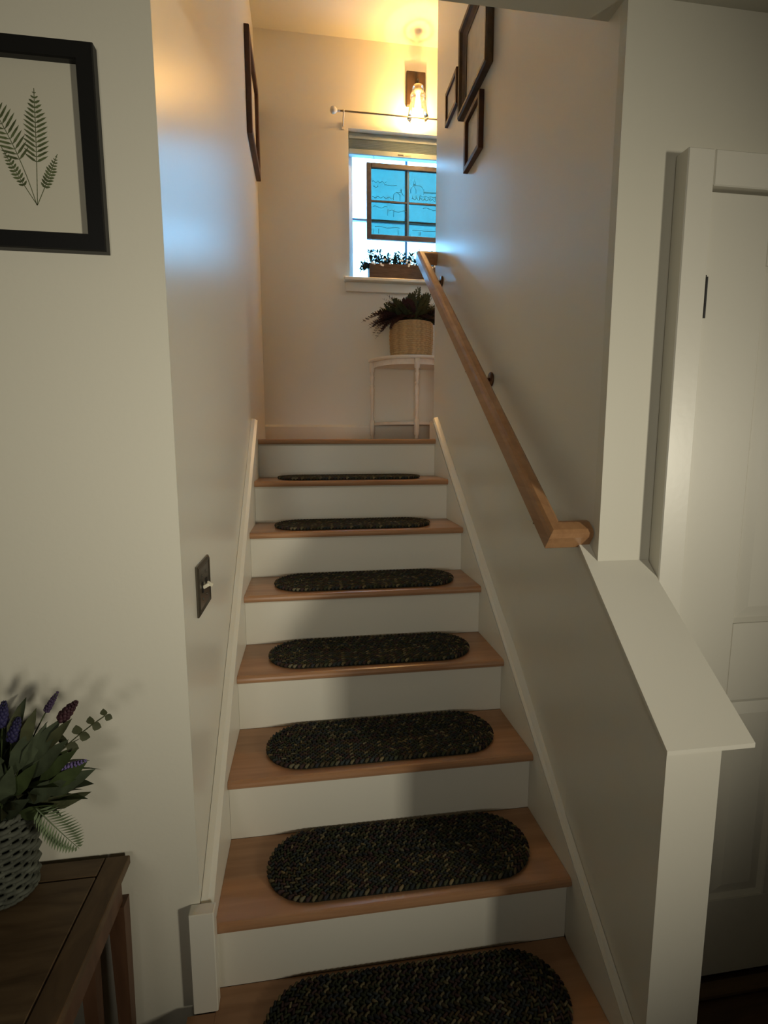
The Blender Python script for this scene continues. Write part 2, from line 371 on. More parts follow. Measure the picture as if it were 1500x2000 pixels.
# ------------------------------------------------------------------ braided stair mats
PAL_D=[(.016,.019,.012),(.022,.025,.014),(.013,.014,.016),(.030,.024,.014),(.017,.021,.022),(.026,.016,.016)]
PAL_T=[(.080,.066,.036),(.058,.050,.028),(.068,.062,.040)]
def braid_row(r, half, wd, frac_t, seed, ht=.015):
    rg=random.Random(seed); mb=MB()
    per=4*half+2*PI*r; n=max(8,int(per/.0145)); 
    def at(s):
        s%=per
        if s<2*half: return Vector((-half+s,-r,0)),Vector((1,0,0))
        s-=2*half
        if s<PI*r: a=-PI/2+s/r; return Vector((half+r*math.cos(a),r*math.sin(a),0)),Vector((-math.sin(a),math.cos(a),0))
        s-=PI*r
        if s<2*half: return Vector((half-s,r,0)),Vector((-1,0,0))
        s-=2*half; a=PI/2+s/r; return Vector((-half+r*math.cos(a),r*math.sin(a),0)),Vector((-math.sin(a),math.cos(a),0))
    # flat core
    m=max(28,int(per/.03)); V=[];F=[]
    for i in range(m):
        p,t=at(per*i/m); nn=Vector((t.y,-t.x,0))
        for sgn,z in ((-.48,.001),(.48,.001),(.48,ht*.55),(-.48,ht*.55)): V.append(p+nn*wd*sgn+Vector((0,0,z)))
    for i in range(m):
        j=(i+1)%m
        for k in range(4): F.append((i*4+k,i*4+(k+1)%4,j*4+(k+1)%4,j*4+k))
    mb.add(V,F,(.010,.012,.008))
    # woven lobes, two slanted strands per repeat
    N=6
    for i in range(n):
        for sd in (-1,1):
            p,t=at(per*(i+(.5 if sd>0 else 0))/n); nn=Vector((t.y,-t.x,0))
            c=p+nn*sd*wd*.24+Vector((0,0,ht*.52))
            ax=(t*.80+nn*sd*-.60).normalized(); bx=Vector((-ax.y,ax.x,0))
            L,W_,H=.0115,wd*.27,ht*.5
            tan=(i%3==0 and sd>0 and rg.random()<frac_t*1.7) or rg.random()<.04
            col=rg.choice(PAL_T if tan else PAL_D); k=.7+.6*rg.random(); col=tuple(x*k*1.9 for x in col)
            V=[c-ax*L]; 
            for u,sc in ((-.5,.85),(.5,.85)):
                for q in range(N):
                    a=2*PI*q/N; V.append(c+ax*L*u+bx*W_*sc*math.cos(a)+Vector((0,0,H*sc*math.sin(a))))
            V.append(c+ax*L); F=[]
            for q in range(N):
                F.append((0,1+(q+1)%N,1+q)); F.append((1+q,1+(q+1)%N,1+N+(q+1)%N,1+N+q)); F.append((1+N+q,1+N+(q+1)%N,2*N+1))
            mb.add(V,F,col,True)
    me=mb.mesh('braid_row'); me.materials.append(MATS['braid']); return me
MW,MD=.722,.235; RW=.0165
rows=[]
tanf=[.45,.25,.55,.25,.12,.4,.2]
for i in range(7):
    rows.append(braid_row(max(.008,MD/2-RW*(i+.5)),MW/2-MD/2,RW,tanf[i],100+i))
mat_info={1:(.232,1.008,'braided oval mat on the lowest step, nearest the camera'),
 2:(.233,1.266,'braided oval mat on the second step from the bottom'),
 3:(.218,1.518,'braided oval mat on the third step from the bottom'),
 4:(.213,1.770,'braided oval mat on the middle, fourth step'),
 5:(.223,2.022,'braided oval mat on the fifth step, third from the top'),
 6:(.198,2.272,'braided oval mat on the sixth step, second from the top'),
 7:(.203,2.522,'thin looking braided oval mat on the highest step below the landing')}
for k,(x,y,lab) in mat_info.items():
    t=thing('stair_mat','dark green '+lab,'mat',(x,y,nz(k)+.0003),'braided mats on the stair treads')
    rz=random.uniform(-.012,.012)
    for me in rows:
        o=bpy.data.objects.new('braid_row',me); COL.objects.link(o); o.parent=t
    t.rotation_euler=(0,0,rz); 
    if k in (6,7): t.scale=(.955,1,1)
# ------------------------------------------------------------------ handrail
hr=thing('handrail','oak stair handrail with returned ends on the right wall','handrail',(.69,1.95,1.85))
RX=.607
def railsec(hw=.022,hh=.028):
    # rounded-top rectangular section in (side, up)
    return [(-hw*.86,-hh),(hw*.86,-hh),(hw,-hh*.8),(hw,hh*.45),(hw*.8,hh*.82),(hw*.45,hh),(-hw*.45,hh),(-hw*.8,hh*.82),(-hw,hh*.45),(-hw,-hh*.8)]
ya,yb_=1.205,2.775
RS=.755; za=1.287; zb=za+(yb_-ya)*RS
sec=railsec(); n=len(sec)
ux=Vector((0,-.755,1)).normalized()
def ring(c,sidev,upv): return [Vector(c)+sidev*a+upv*b_ for a,b_ in sec]
def sweep(rings):
    V=[v for r in rings for v in r];F=[]
    for i in range(len(rings)-1):
        for k in range(n): F.append((i*n+k,i*n+(k+1)%n,(i+1)*n+(k+1)%n,(i+1)*n+k))
    F.append(tuple(range(n))); F.append(tuple((len(rings)-1)*n+k for k in range(n-1,-1,-1)))
    return MB().add(V,F)
# mitred near end: cut of the long rail follows the 45 degree mitre with the return
def mit(c,sgn): # ring skewed along the rail so that the cut plane is 45 degrees in plan
    return [Vector((c[0]+a, c[1]+sgn*a + 0, c[2]+sgn*a*RS)) + ux*b_ for a,b_ in sec]
sweep([mit((RX,ya,za),1),mit((RX,yb_,zb),-1)]).build('rail','oak_rail',hr)
def ret(y,z,sgn,name,upl):
    r0=[Vector((RX+a, y+sgn*a, z+sgn*a*RS))+ux*b_ for a,b_ in sec]
    r1=[Vector((upl, y+sgn*a, z+sgn*a*RS))+ux*b_ for a,b_ in sec]
    return sweep([r0,r1]).build(name,'oak_rail',hr)
xw=.7045
ret(ya,za,1,'rail_return',.7015)
ret(yb_,zb,-1,'rail_return',.6892)
for (y) in (1.265,1.90,2.655):
    z=za+(y-ya)*RS; xq=.6895 if y>1.3 else .695
    mb=MB(); mb.tube([(RX,y,z-.034),(RX,y,z-.052),(RX+.02,y,z-.066),(xq-.008,y,z-.062)],.0065,8)
    M=Matrix.Translation((xq-.004,y,z-.062))@Matrix.Rotation(PI/2,4,'Y')
    mb.lathe([(0,-.004),(.026,-.004),(.028,0),(.026,.004),(0,.004)],16,M=M)
    bk=mb.build('rail_bracket','bracket_metal',hr)
    MB().box(RX-.012,RX+.012,y-.028,y+.028,z-.0335,z-.0285,M=None).build('saddle','bracket_metal',bk)

# ------------------------------------------------------------------ picture frames
def moulding(mb,w,h,wd,depth,prof):
    # mitred picture frame in local XZ (front towards -Y), prof: list of (inset 0..1, height 0..1)
    for (ax,s) in (('h',-1),('h',1),('v',-1),('v',1)):
        V=[]
        for end in (-1,1):
            for (u,hh) in prof:
                ins=u*wd
                if ax=='h': x=end*(w/2-ins); z=s*(h/2-ins)
                else: z=end*(h/2-ins); x=s*(w/2-ins)
                V.append((x,-hh*depth,z))
        m_=len(prof); F=[(i,(i+1)%m_,m_+(i+1)%m_,m_+i) for i in range(m_)]
        mb.add(V,F)
    return mb
FLAT=[(0,0),(0,.85),(.06,1),(.94,1),(1,.85),(1,0)]
COVE=[(0,0),(0,.8),(.1,1),(.35,.95),(.5,.6),(.8,.35),(1,.3),(1,0)]
def picture(label,M,w,h,wd,depth,mat,prof,paper,glass=True,group=None):
    t=thing('framed_picture',label,'picture',M.translation,group)
    def put(mb,name,mm,parent=t):
        me=mb.mesh(name); me.transform(M); 
        return obj(name,me,mm,t)
    put(moulding(MB(),w,h,wd,depth,prof),'frame',mat)
    put(MB().box(-w/2+wd*.9,w/2-wd*.9,-.006,-.001,-h/2+wd*.9,h/2-wd*.9),'print_sheet',paper)
    if glass: put(MB().box(-w/2+wd*.95,w/2-wd*.95,-.0085,-.007,-h/2+wd*.95,h/2-wd*.95),'picture_glass','picture_glass')
    return t,put
# fern print on the left front wall
fw,fh=.30,.358
fx=-.369-fw/2; fzc=2.054
t,put=picture('black framed pressed fern print on the left wall',Matrix.Translation((fx,1.1195,fzc)),fw,fh,.031,.022,'black_frame',FLAT,'paper',glass=False)
def frond2d(mb,base,ang,length,width,nl,curve=0.0,y=-.0066,start=.40):
    # flat fern frond drawn as separate pinnae
    p=Vector((base[0],base[1])); pts=[]
    for i in range(nl+1):
        a=ang+curve*i/nl; pts.append((p.copy(),a)); p=p+Vector((math.cos(a),math.sin(a)))*length/nl
    for i in range(len(pts)-1):
        (q,a),(q2,a2)=pts[i],pts[i+1]; nn=Vector((-math.sin(a),math.cos(a)))*.0006
        mb.add([(q.x-nn.x,y,q.y-nn.y),(q.x+nn.x,y,q.y+nn.y),(q2.x+nn.x*.8,y,q2.y+nn.y*.8),(q2.x-nn.x*.8,y,q2.y-nn.y*.8)],[(0,1,2,3)])
    s0=int(nl*start)
    for i in range(s0,nl):
        q,a=pts[i]; u=(i-s0)/(nl-s0); L=width*(math.sin(PI*min(1,.30+u*.70))**.9)*(1-.15*u)*rfern.uniform(.88,1.08)
        if L<.001: continue
        for sd in (-1,1):
            aa=a+sd*1.0; dv=Vector((math.cos(aa),math.sin(aa))); nv=Vector((-dv.y,dv.x)); wl=min(.0021,L*.2)
            P=[q, q+dv*L*.25+nv*wl, q+dv*L*.7+nv*wl*.8, q+dv*L, q+dv*L*.7-nv*wl*.8, q+dv*L*.25-nv*wl]
            mb.add([(v.x,y-.0001*sd,v.y) for v in P],[tuple(range(6))])
rfern=random.Random(4)
def place_fern(px,pz,ang,L,W_,nl,cv): 
    mb=MB(); frond2d(mb,(px-fx,pz-fzc),ang,L,W_,nl,cv); put(mb,'fern_frond','fern_ink')
bx_,bz_=-.489,1.956
place_fern(bx_-.001,bz_,1.80,.215,.036,24,.34); place_fern(bx_,bz_,1.50,.200,.027,24,.04)
place_fern(bx_,bz_,2.12,.110,.012,17,-.1); place_fern(bx_,bz_,1.12,.100,.013,17,.05)
# frames on the right stair wall (face towards -X)
def onright(y,z,tilt=0): return Matrix.Translation((.6893,y,z))@Matrix.Rotation(-PI/2,4,'Z')@Matrix.Rotation(tilt,4,'X')
picture('large brown moulded picture frame cut off by the header, highest on the right wall',onright(2.145,3.045),.355,.345,.055,.030,'brown_frame',COVE,'print_paper')
picture('smallest thin dark framed picture on the right wall, farthest up',onright(2.495,3.065),.185,.145,.018,.014,'mahogany_frame',FLAT,'print_paper')
picture('lowest dark framed picture on the right wall, below the large frame',onright(2.155,2.735),.195,.205,.020,.020,'mahogany_frame',FLAT,'print_paper')
# frame on the left stair wall (face towards +X)
Mx=Matrix.Translation((LW+.0008,3.18,3.335))@Matrix.Rotation(PI/2,4,'Z')
picture('narrow looking dark red framed picture high on the left stair wall',Mx,.50,.50,.045,.026,'mahogany_frame',FLAT,'print_paper')

# ------------------------------------------------------------------ switch plate
sp=thing('light_switch','pewter two gang light switch plate with ivory toggles on left stair wall','light switch',(LW,1.30,1.165))
sy,sz=1.318,1.160; SWY,SWZ=.145,.125
mb=MB(); x0=LW+.0005
def rect(y0,y1,z0,z1,x): return [(x,y0,z0),(x,y1,z0),(x,y1,z1),(x,y0,z1)]
a=[(SWY/2,SWZ/2,0),(SWY/2,SWZ/2,.004),(SWY/2-.006,SWZ/2-.006,.008),(SWY/2-.014,SWZ/2-.014,.0055)]
V=[];F=[]
for (dy,dz,dx) in a: V+=rect(sy-dy,sy+dy,sz-dz,sz+dz,x0+dx)
for i in range(len(a)-1):
    for k in range(4): F.append((i*4+k,i*4+(k+1)%4,(i+1)*4+(k+1)%4,(i+1)*4+k))
F.append(tuple(len(V)-4+k for k in range(4)))
mb.add(V,F).build('plate','pewter',sp)
for dy,up in ((-.024,1),(.024,-1)):
    MB().bbox(x0+.0055,x0+.0075,sy+dy-.006,sy+dy+.006,sz-.013,sz+.013,b=.0005).build('toggle_slot','black_metal',sp)
    M=Matrix.Translation((x0+.0065,sy+dy,sz))@Matrix.Rotation(-.5*up,4,'Y')
    MB().bbox(0,.017,-.0042,.0042,-.0045,.0045,b=.0012,M=M).build('toggle','ivory_plastic',sp)
    for s in (-1,1):
        MB().lathe([(0,.002),(.0032,.0015),(.0036,0)],10,M=Matrix.Translation((x0+.0056,sy+dy,sz+s*.030))@Matrix.Rotation(PI/2,4,'Y')).build('screw','pewter',sp)

# ------------------------------------------------------------------ door and casing on the right
dr=bpy.data.objects.new('door_1',None); COL.objects.link(dr); dr.location=(1.3,1.15,0); dr['kind']='structure'; dr['label']='white panelled door with a black hinge behind the half wall'; dr['category']='door'
DX0,DX1,DY,DZ0,DZ1=.912,1.66,1.128,.012,2.077
box(DX0,DX1,DY+.012,1.1535,DZ0,DZ1).build('door_core','door_paint',dr)
pan=[(1.073,1.245,1.053,1.925),(1.335,1.505,1.053,1.925),(1.073,1.245,.251,.842),(1.335,1.505,.251,.842)]
def fb(x0,x1,z0,z1,name): MB().bbox(x0,x1,DY,DY+.0118,z0,z1,b=.0012).build(name,'door_paint',dr)
fb(DX0,1.073,DZ0,DZ1,'stile'); fb(1.505,DX1,DZ0,DZ1,'stile')
fb(1.0732,1.5048,1.925,DZ1,'rail'); fb(1.0732,1.5048,.842,1.053,'rail'); fb(1.0732,1.5048,DZ0,.251,'rail')
fb(1.245,1.335,1.0532,1.9248,'mullion'); fb(1.245,1.335,.2512,.8418,'mullion')
for (x0,x1,z0,z1) in pan:
    # sloping moulding around a raised field
    e=.012; g=.030
    def rr(i,y): return [(x0+i,y,z0+i),(x1-i,y,z0+i),(x1-i,y,z1-i),(x0+i,y,z1-i)]
    V=rr(.0005,DY+.002)+rr(e,DY+.011)+rr(e+g,DY+.004); F=[]
    for i in range(2):
        for k in range(4): F.append((i*4+k,i*4+(k+1)%4,(i+1)*4+(k+1)%4,(i+1)*4+k))
    F.append((8,9,10,11))
    MB().add(V,F).build('panel','door_paint',dr)
def hinge(z):
    h=MB().tube([(.9105,1.1245,z-.047),(.9105,1.1245,z+.047)],.0062,10); h.box(.9115,.924,1.1265,1.1278,z-.046,z+.046)
    h.build('hinge','black_metal',dr)
hinge(1.848)
hinge(.30)
cs=bpy.data.objects.new('trim_2',None); COL.objects.link(cs); cs.location=(1.3,1.15,0); cs['kind']='structure'; cs['label']='wide painted casing around the panelled door'; cs['category']='door casing'
CY=1.112
MB().bbox(.841,.9075,CY,1.1535,.001,2.158,b=.0025).build('casing_side','trim_paint',cs)
MB().bbox(1.665,1.74,CY,1.1535,.001,2.158,b=.0025).build('casing_side','trim_paint',cs)
MB().bbox(.9080,1.6645,CY,1.1535,2.083,2.158,b=.0025).build('casing_head','trim_paint',cs)
MB().bbox(.86,1.74,1.075,1.111,.001,.018,b=.004).build('threshold','threshold_wood',dr)

# ------------------------------------------------------------------ unseen windows added behind the camera to go with the area lights
def added_window(idx,M,label):
    e=bpy.data.objects.new('window_%d'%idx,None); COL.objects.link(e); e.location=M.translation; e['kind']='structure'; e['label']=label; e['category']='window'
    def put(mb,name,mat):
        me=mb.mesh(name); me.transform(M); obj(name,me,mat,e)
    ww,hh=(1.2,1.0) if idx==3 else (.9,1.0)
    mb=MB(); f=.04
    mb.box(-ww/2,-ww/2+f,-.02,.02,0,hh).box(ww/2-f,ww/2,-.02,.02,0,hh).box(-ww/2+f,ww/2-f,-.02,.02,0,f).box(-ww/2+f,ww/2-f,-.02,.02,hh-f,hh)
    put(mb,'window_frame','window_paint')
    put(MB().box(-ww/2+.001,ww/2-.001,-.034,-.026,.001,hh-.001) if idx==2 else MB().box(-ww/2+.001,ww/2-.001,.026,.034,.001,hh-.001),'added_blind','added_blind_cloth')  # opaque blind, added to keep blue sky light out of the room
    put(MB().box(-ww/2+f,ww/2-f,-.012,.012,hh/2-.015,hh/2+.015),'muntin','window_paint')
    put(MB().box(-ww/2+f,ww/2-f,-.003,.003,f,hh/2-.015),'pane','window_glass'); put(MB().box(-ww/2+f,ww/2-f,-.003,.003,hh/2+.015,hh-f),'pane','window_glass')
added_window(2,Matrix.Translation((3.06,-2.10,.85))@Matrix.Rotation(PI/2,4,'Z'),'added unseen side window of the lower room behind the camera')
added_window(3,Matrix.Translation((-.6,-3.06,.85)),'added unseen rear window of the lower room behind the camera')

# ------------------------------------------------------------------ landing window
wn=bpy.data.objects.new('window_1',None); COL.objects.link(wn); wn.location=(.68,3.57,WZ0); wn['kind']='structure'; wn['label']='bright divided window above the stair landing'; wn['category']='window'
f=.030; gy=3.608
mb=MB(); mb.box(WX0+.0005,WX0+f,gy-.03,gy+.03,WZ0,WZ1-.0005).box(WX1-f,WX1-.0005,gy-.03,gy+.03,WZ0,WZ1-.0005).box(WX0+f,WX1-f,gy-.03,gy+.03,WZ0,WZ0+.018).box(WX0+f,WX1-f,gy-.03,gy+.03,WZ1-.05,WZ1-.0005)
mb.build('window_frame','window_paint',wn)
mx,mz=.684,2.972
box(mx-.007,mx+.007,gy-.012,gy+.012,WZ0+.0185,WZ1-.0505).build('muntin','muntin_paint',wn)
box(WX0+f+.0005,mx-.0075,gy-.012,gy+.012,mz-.007,mz+.007).build('muntin','muntin_paint',wn)
box(mx+.0075,WX1-f-.0005,gy-.012,gy+.012,mz-.007,mz+.007).build('muntin','muntin_paint',wn)
for x0,x1 in ((WX0+f+.001,mx-.008),(mx+.008,WX1-f-.001)):
    for z0,z1 in ((WZ0+.019,mz-.008),(mz+.008,WZ1-.051)): box(x0,x1,gy-.002,gy+.002,z0,z1).build('pane','window_glass',wn)
sl=MB().bbox(.257,1.11,3.435,3.499,2.545,2.566,b=.004); sl.box(WX0+.0005,WX1-.0005,3.499,3.578,2.5455,2.566)
sl.build('window_sill','trim_paint',wn)
MB().bbox(.268,1.10,3.478,3.4995,2.487,2.5445,b=.003).build('apron','trim_paint',wn)

# raised pleated shade under the window head
sh=thing('window_shade','grey pleated shade drawn up at the top of the landing window','window shade',(.68,3.52,3.465))
x0,x1=WX0+.004,WX1-.004
MB().bbox(x0,x1,3.536,3.576,3.428,3.4645,b=.003).build('head_rail','shade_fabric',sh)
for i in range(6):
    z=3.426-i*.0095
    MB().prism([(3.544,z),(3.537,z-.0047),(3.544,z-.0092),(3.572,z-.0092),(3.576,z-.0047),(3.572,z)],x0,x1,'x').build('pleat','shade_fabric',sh)
MB().bbox(x0,x1,3.534,3.576,3.335,3.3685,b=.004).build('bottom_rail','shade_fabric',sh)
box(.615,.652,3.5325,3.5338,3.346,3.353).build('maker_tag','tag_dark',sh); box(.664,.703,3.5325,3.5338,3.346,3.353).build('maker_tag','tag_tan',sh)

# hanging etched glass panel
hp=thing('hanging_panel','grey wood framed etched glass winter scene hanging before the window','window hanging',(.67,3.46,2.80))
HX0,HX1,HZ0,HZ1,HY=.403,.935,2.802,3.254,3.462
fwid=.030
for nm,(a0,a1,c0,c1) in (('frame_side',(HX0,HX0+fwid,HZ0,HZ1)),('frame_side',(HX1-fwid,HX1,HZ0,HZ1)),('frame_rail',(HX0+fwid,HX1-fwid,HZ0,HZ0+fwid)),('frame_rail',(HX0+fwid,HX1-fwid,HZ1-fwid,HZ1))):
    MB().bbox(a0+.0003,a1-.0003,HY-.010,HY+.010,c0+.0003,c1-.0003,b=.002).build(nm,'grey_frame',hp)
cx_,cz_=(HX0+HX1)/2,(HZ0+HZ1)/2+.004
box(cx_-.0055,cx_+.0055,HY-.006,HY+.006,HZ0+fwid,HZ1-fwid).build('muntin','muntin_paint',hp)
box(HX0+fwid,cx_-.0056,HY-.006,HY+.006,cz_-.0045,cz_+.0045).build('muntin','grey_frame',hp); box(cx_+.0056,HX1-fwid,HY-.006,HY+.006,cz_-.0045,cz_+.0045).build('muntin','grey_frame',hp)
panes=[]
for a0,a1 in ((HX0+fwid,cx_-.0056),(cx_+.0056,HX1-fwid)):
    for c0,c1 in ((HZ0+fwid,cz_-.0046),(cz_+.0046,HZ1-fwid)):
        panes.append((box(a0,a1,HY-.0015,HY+.0015,c0,c1).build('pane','etched_glass',hp),a0,a1,c0,c1))
def etch(pane,lines,wd=.0011):
    mb=MB(); y=HY-.0022; (_,a0,a1,c0,c1)=pane
    for ln in lines:
        p3=[(a0+(a1-a0)*u,y,c0+(c1-c0)*v) for u,v in ln]
        mb.tube(p3,wd,4)
    o=mb.build('etched_drawing','etch_ink',pane[0]); return o
rg=random.Random(3)
def wav(u0,u1,v,amp,n=14,ph=0,fr=9): return [(u0+(u1-u0)*i/n, v+amp*math.sin(fr*i/n+ph)+rg.uniform(-.3,.3)*amp) for i in range(n+1)]
house=[[(.62,.05),(.62,.22),(.70,.30),(.80,.22),(.80,.05)],[(.70,.30),(.84,.30),(.90,.20)],[(.83,.30),(.83,.38)],[(.81,.34),(.83,.42),(.85,.34)]]
church=[[(.05,.30),(.05,.42),(.12,.55),(.20,.42),(.20,.30)],[(.12,.55),(.34,.55),(.42,.42)],[(.42,.42),(.42,.28)],[(.13,.58),(.155,.76),(.19,.58)],[(.13,.58),(.19,.58)]]
etch(panes[1],[wav(.03,.42,.58,.03,18,0,20),wav(.05,.2,.42,.03,8),wav(.35,.72,.5,.012),wav(.02,.6,.1,.03,20,1,24)]+house,.0016)
etch(panes[3],[[(.42,.36),(.98,.37)],[(.42,.33),(.98,.34)],wav(.08,.98,.12,.04,30,0,50),wav(.3,.98,.22,.02,20,0,30)]+church+[[(u,.12),(u+.01,.24)] for u in (.1,.2,.3,.45,.6,.75,.9)],.0016)
etch(panes[0],[wav(.02,.98,.42,.006,16),wav(.02,.98,.40,.008,16),wav(.1,.8,.24,.015),wav(.05,.45,.85,.03),[(.45,.6),(.46,.8)],[(.62,.58),(.63,.82)],wav(.5,.97,.75,.03)]+[[(u,.05),(u,.18)] for u in (.05,.2,.75)],.0016)
etch(panes[2],[wav(.02,.98,.40,.006,16),wav(.02,.98,.37,.008,16),wav(.4,.98,.88,.03),wav(.1,.9,.2,.012)]+[[(u,.05),(u,.16)] for u in (.3,.34,.8)],.0016)
for x in (.455,.880):
    MB().tube([(x,HY,HZ1),(x,HY+.02,3.30),(x,3.540,3.336)],.0012,5).build('hanging_wire','wire',hp)

# ------------------------------------------------------------------ curtain rod
cr_=thing('curtain_rod','thin curtain rod with ball finial above the window','curtain rod',(.65,YB,3.52))
ry,rz_=3.425,3.516
MB().tube([(.235,ry,rz_),(1.12,ry,rz_)],.0048,10).build('rod','rod_metal',cr_)
for sx,xe in ((-1,.235),(1,1.12)):
    M=Matrix.Translation((xe,ry,rz_))@Matrix.Rotation(sx*PI/2,4,'Y')
    MB().lathe([(.0075,-.006),(.0085,.004),(.006,.010),(.010,.015),(.0185,.024),(.0215,.036),(.0185,.048),(.008,.055),(0,.056)],16,M=M).build('finial','knob_white',cr_)
for x in (.262,1.09):
    mb=MB().tube([(x,YB-.006,rz_-.045),(x,YB-.03,rz_-.040),(x,ry,rz_-.012)],.0045,8); mb.box(x-.008,x+.008,YB-.006,YB-.0005,rz_-.065,rz_-.02)
    mb.lathe([(.0052,-.005),(.0085,-.005),(.0085,.005),(.0052,.005)],14,M=Matrix.Translation((x,ry,rz_))@Matrix.Rotation(PI/2,4,'Y'))
    mb.build('rod_bracket','knob_white',cr_)

# ------------------------------------------------------------------ wall sconce
sc=thing('wall_sconce','lit wall sconce with clear glass shade on dark wood plate','wall lamp',(.72,YB,3.70))
MB().bbox(.661,.781,3.478,3.4995,3.615,3.812,b=.003).build('back_plate','sconce_wood',sc)
SX,SY=.7135,3.385
MB().tube([(.72,3.478,3.71),(.718,3.44,3.715),(SX,SY+.008,3.708),(SX,SY,3.690),(SX,SY,3.672)],.0075,10).build('arm','black_metal',sc)
MB().lathe([(0,3.675),(.018,3.675),(.021,3.665),(.021,3.640),(.017,3.628),(0,3.628)],16,(SX,SY,0)).build('socket','rod_metal',sc)
gp=[(.010,3.676),(.022,3.674),(.032,3.666),(.037,3.654),(.036,3.642),(.031,3.634),(.040,3.628),(.0475,3.616),(.049,3.604),(.045,3.592),(.039,3.587),(.046,3.576),(.053,3.558),(.057,3.538),(.060,3.515),(.066,3.492)]
mb=MB().lathe(gp,32,(SX,SY,0)); mb.build('glass_shade','lamp_glass',sc)
MB().lathe([(0,3.628),(.010,3.624),(.012,3.605),(.017,3.575),(.020,3.552),(.017,3.530),(.009,3.517),(0,3.514)],16,(SX,SY,0)).build('bulb','bulb_glow',sc)
pl=bpy.data.lights.new('bulb_light','POINT'); pl.energy=265.0; pl.color=(1.0,.54,.16); pl.shadow_soft_size=.022
po=bpy.data.objects.new('bulb_light',pl); COL.objects.link(po); po.location=(SX,SY-.0,3.548); po.parent=sc; po.matrix_parent_inverse=Matrix.Translation(-Vector(sc.location))

# ------------------------------------------------------------------ leaves
def leaf_mesh(L,W_,fold=.25,droop=.15,name='leaf'):
    V=[(0,0,0)];F=[]
    seg=[(.25,.75),(.5,1),(.78,.62)]
    for u,wv in seg:
        z=-droop*L*u*u
        V+=[(L*u,-W_/2*wv,z+fold*W_*wv*.5),(L*u,0,z),(L*u,W_/2*wv,z+fold*W_*wv*.5)]
    V.append((L,0,-droop*L))
    F+=[(0,1,2),(0,2,3)]
    for i in range(2):
        a=1+i*3; F+=[(a,a+3,a+4,a+1),(a+1,a+4,a+5,a+2)]
    a=7; F+=[(a,10,a+1),(a+1,10,a+2)]
    mb=MB(); mb.add(V,F,None,True); return mb.mesh(name)
def aim(p,d,roll=0):
    d=Vector(d).normalized(); q=d.to_track_quat('X','Z')
    return Matrix.Translation(p)@q.to_matrix().to_4x4()@Matrix.Rotation(roll,4,'X')
def child(name,me,parent,M):
    o=bpy.data.objects.new(name,me); COL.objects.link(o); o.parent=parent
    o.matrix_basis=Matrix.Translation(-Vector(parent.location))@M
    return o
def setmat(me,m): me.materials.append(MATS[m]); return me
def frond_mesh(L,W_,n,mat,droop=.5,lw=.25,name='frond',gap=1.0):
    # pinnate frond along +X, arching down
    mb=MB(); path=[]
    for i in range(n+1):
        u=i/n; path.append(Vector((L*u*(1-.12*droop*u),0,-droop*L*u*u*.6)))
    mb.tube(path,[.0016*(1-.7*i/n) for i in range(n+1)],4)
    for i in range(1,n):
        u=i/n; wl=W_*math.sin(PI*min(1,.15+.85*u))**.7
        for sd in (-1,1):
            p=path[i]; l=wl*gap; b_=L/n*lw*2
            V=[p,p+Vector((l*.35,sd*l*.5,.004*l/W_))+Vector((-b_,0,0)),p+Vector((l*.6,sd*l,-.15*l)),p+Vector((l*.35+b_*.6,sd*l*.5,0))]
            mb.add(V,[(0,1,2,3)],None,True)
    return setmat(mb.mesh(name),mat)

# ------------------------------------------------------------------ planter on the sill
PX0,PX1,PY0,PY1,PZ=.418,.915,3.443,3.538,2.5665
pt=thing('planter_box','brown wooden window box of leafy plants with white flowers on the sill','planter',(.66,3.49,PZ))
box(PX0,PX1,PY0,PY0+.010,PZ,PZ+.088).build('front_board','planter_wood',pt); box(PX0,PX1,PY1-.010,PY1,PZ,PZ+.088).build('rear_board','planter_wood',pt)
for x in (PX0,PX1-.010): box(x+.0002,x+.0098,PY0+.0102,PY1-.0102,PZ,PZ+.088).build('end_board','planter_wood',pt)
box(PX0+.0102,PX1-.0102,PY0+.0102,PY1-.0102,PZ+.001,PZ+.072).build('soil','soil',pt)
def sprig_mesh(h,mat,seed,n=20,lw=.019):
    rg=random.Random(seed); mb=MB(); top=Vector((rg.uniform(-.02,.02),rg.uniform(-.015,.015),h))
    mb.tube([(0,0,0),top*.5+Vector((rg.uniform(-.006,.006),0,0)),top],.0011,4)
    for i in range(n):
        u=.25+.75*i/n; p=top*u; a=rg.uniform(0,2*PI); e=rg.uniform(.1,.9)
        d=Vector((math.cos(a)*math.cos(e),math.sin(a)*math.cos(e),math.sin(e))); sd=d.cross(Vector((0,0,1))).normalized(); L=lw*rg.uniform(.8,1.5)
        mb.add([p,p+d*L*.5+sd*L*.32,p+d*L,p+d*L*.5-sd*L*.32],[(0,1,2,3)],None,True)
    return setmat(mb.mesh('sprig'),mat)
sm=[sprig_mesh(h,mt,i) for i,(h,mt) in enumerate(((.07,'leaf_teal'),(.09,'leaf_teal'),(.06,'leaf_deep'),(.11,'leaf_teal'),(.075,'leaf_deep')))]
rg=random.Random(11)
for i in range(64):
    x=PX0+.012+(PX1-PX0-.024)*((i+.5)/64)+rg.uniform(-.006,.006); y=rg.uniform(PY0+.016,PY1-.016)
    M=Matrix.Translation((x,y,PZ+.071))@Matrix.Rotation(rg.uniform(0,6.28),4,'Z')@Matrix.Rotation(rg.uniform(-.35,.35),4,'X')
    child('sprig',sm[rg.choice((0,0,1,2,2,3,4))] if i%9 else sm[3],pt,M)
for i in range(9):   # trailing at the left end and over the front edge
    M=aim((PX0+.02,rg.uniform(PY0+.015,PY1-.02),PZ+.082),(-1,rg.uniform(-.5,.2),rg.uniform(-.15,.5)))@Matrix.Rotation(PI/2,4,'Y')
    child('sprig',sm[0 if i%2 else 2],pt,M)
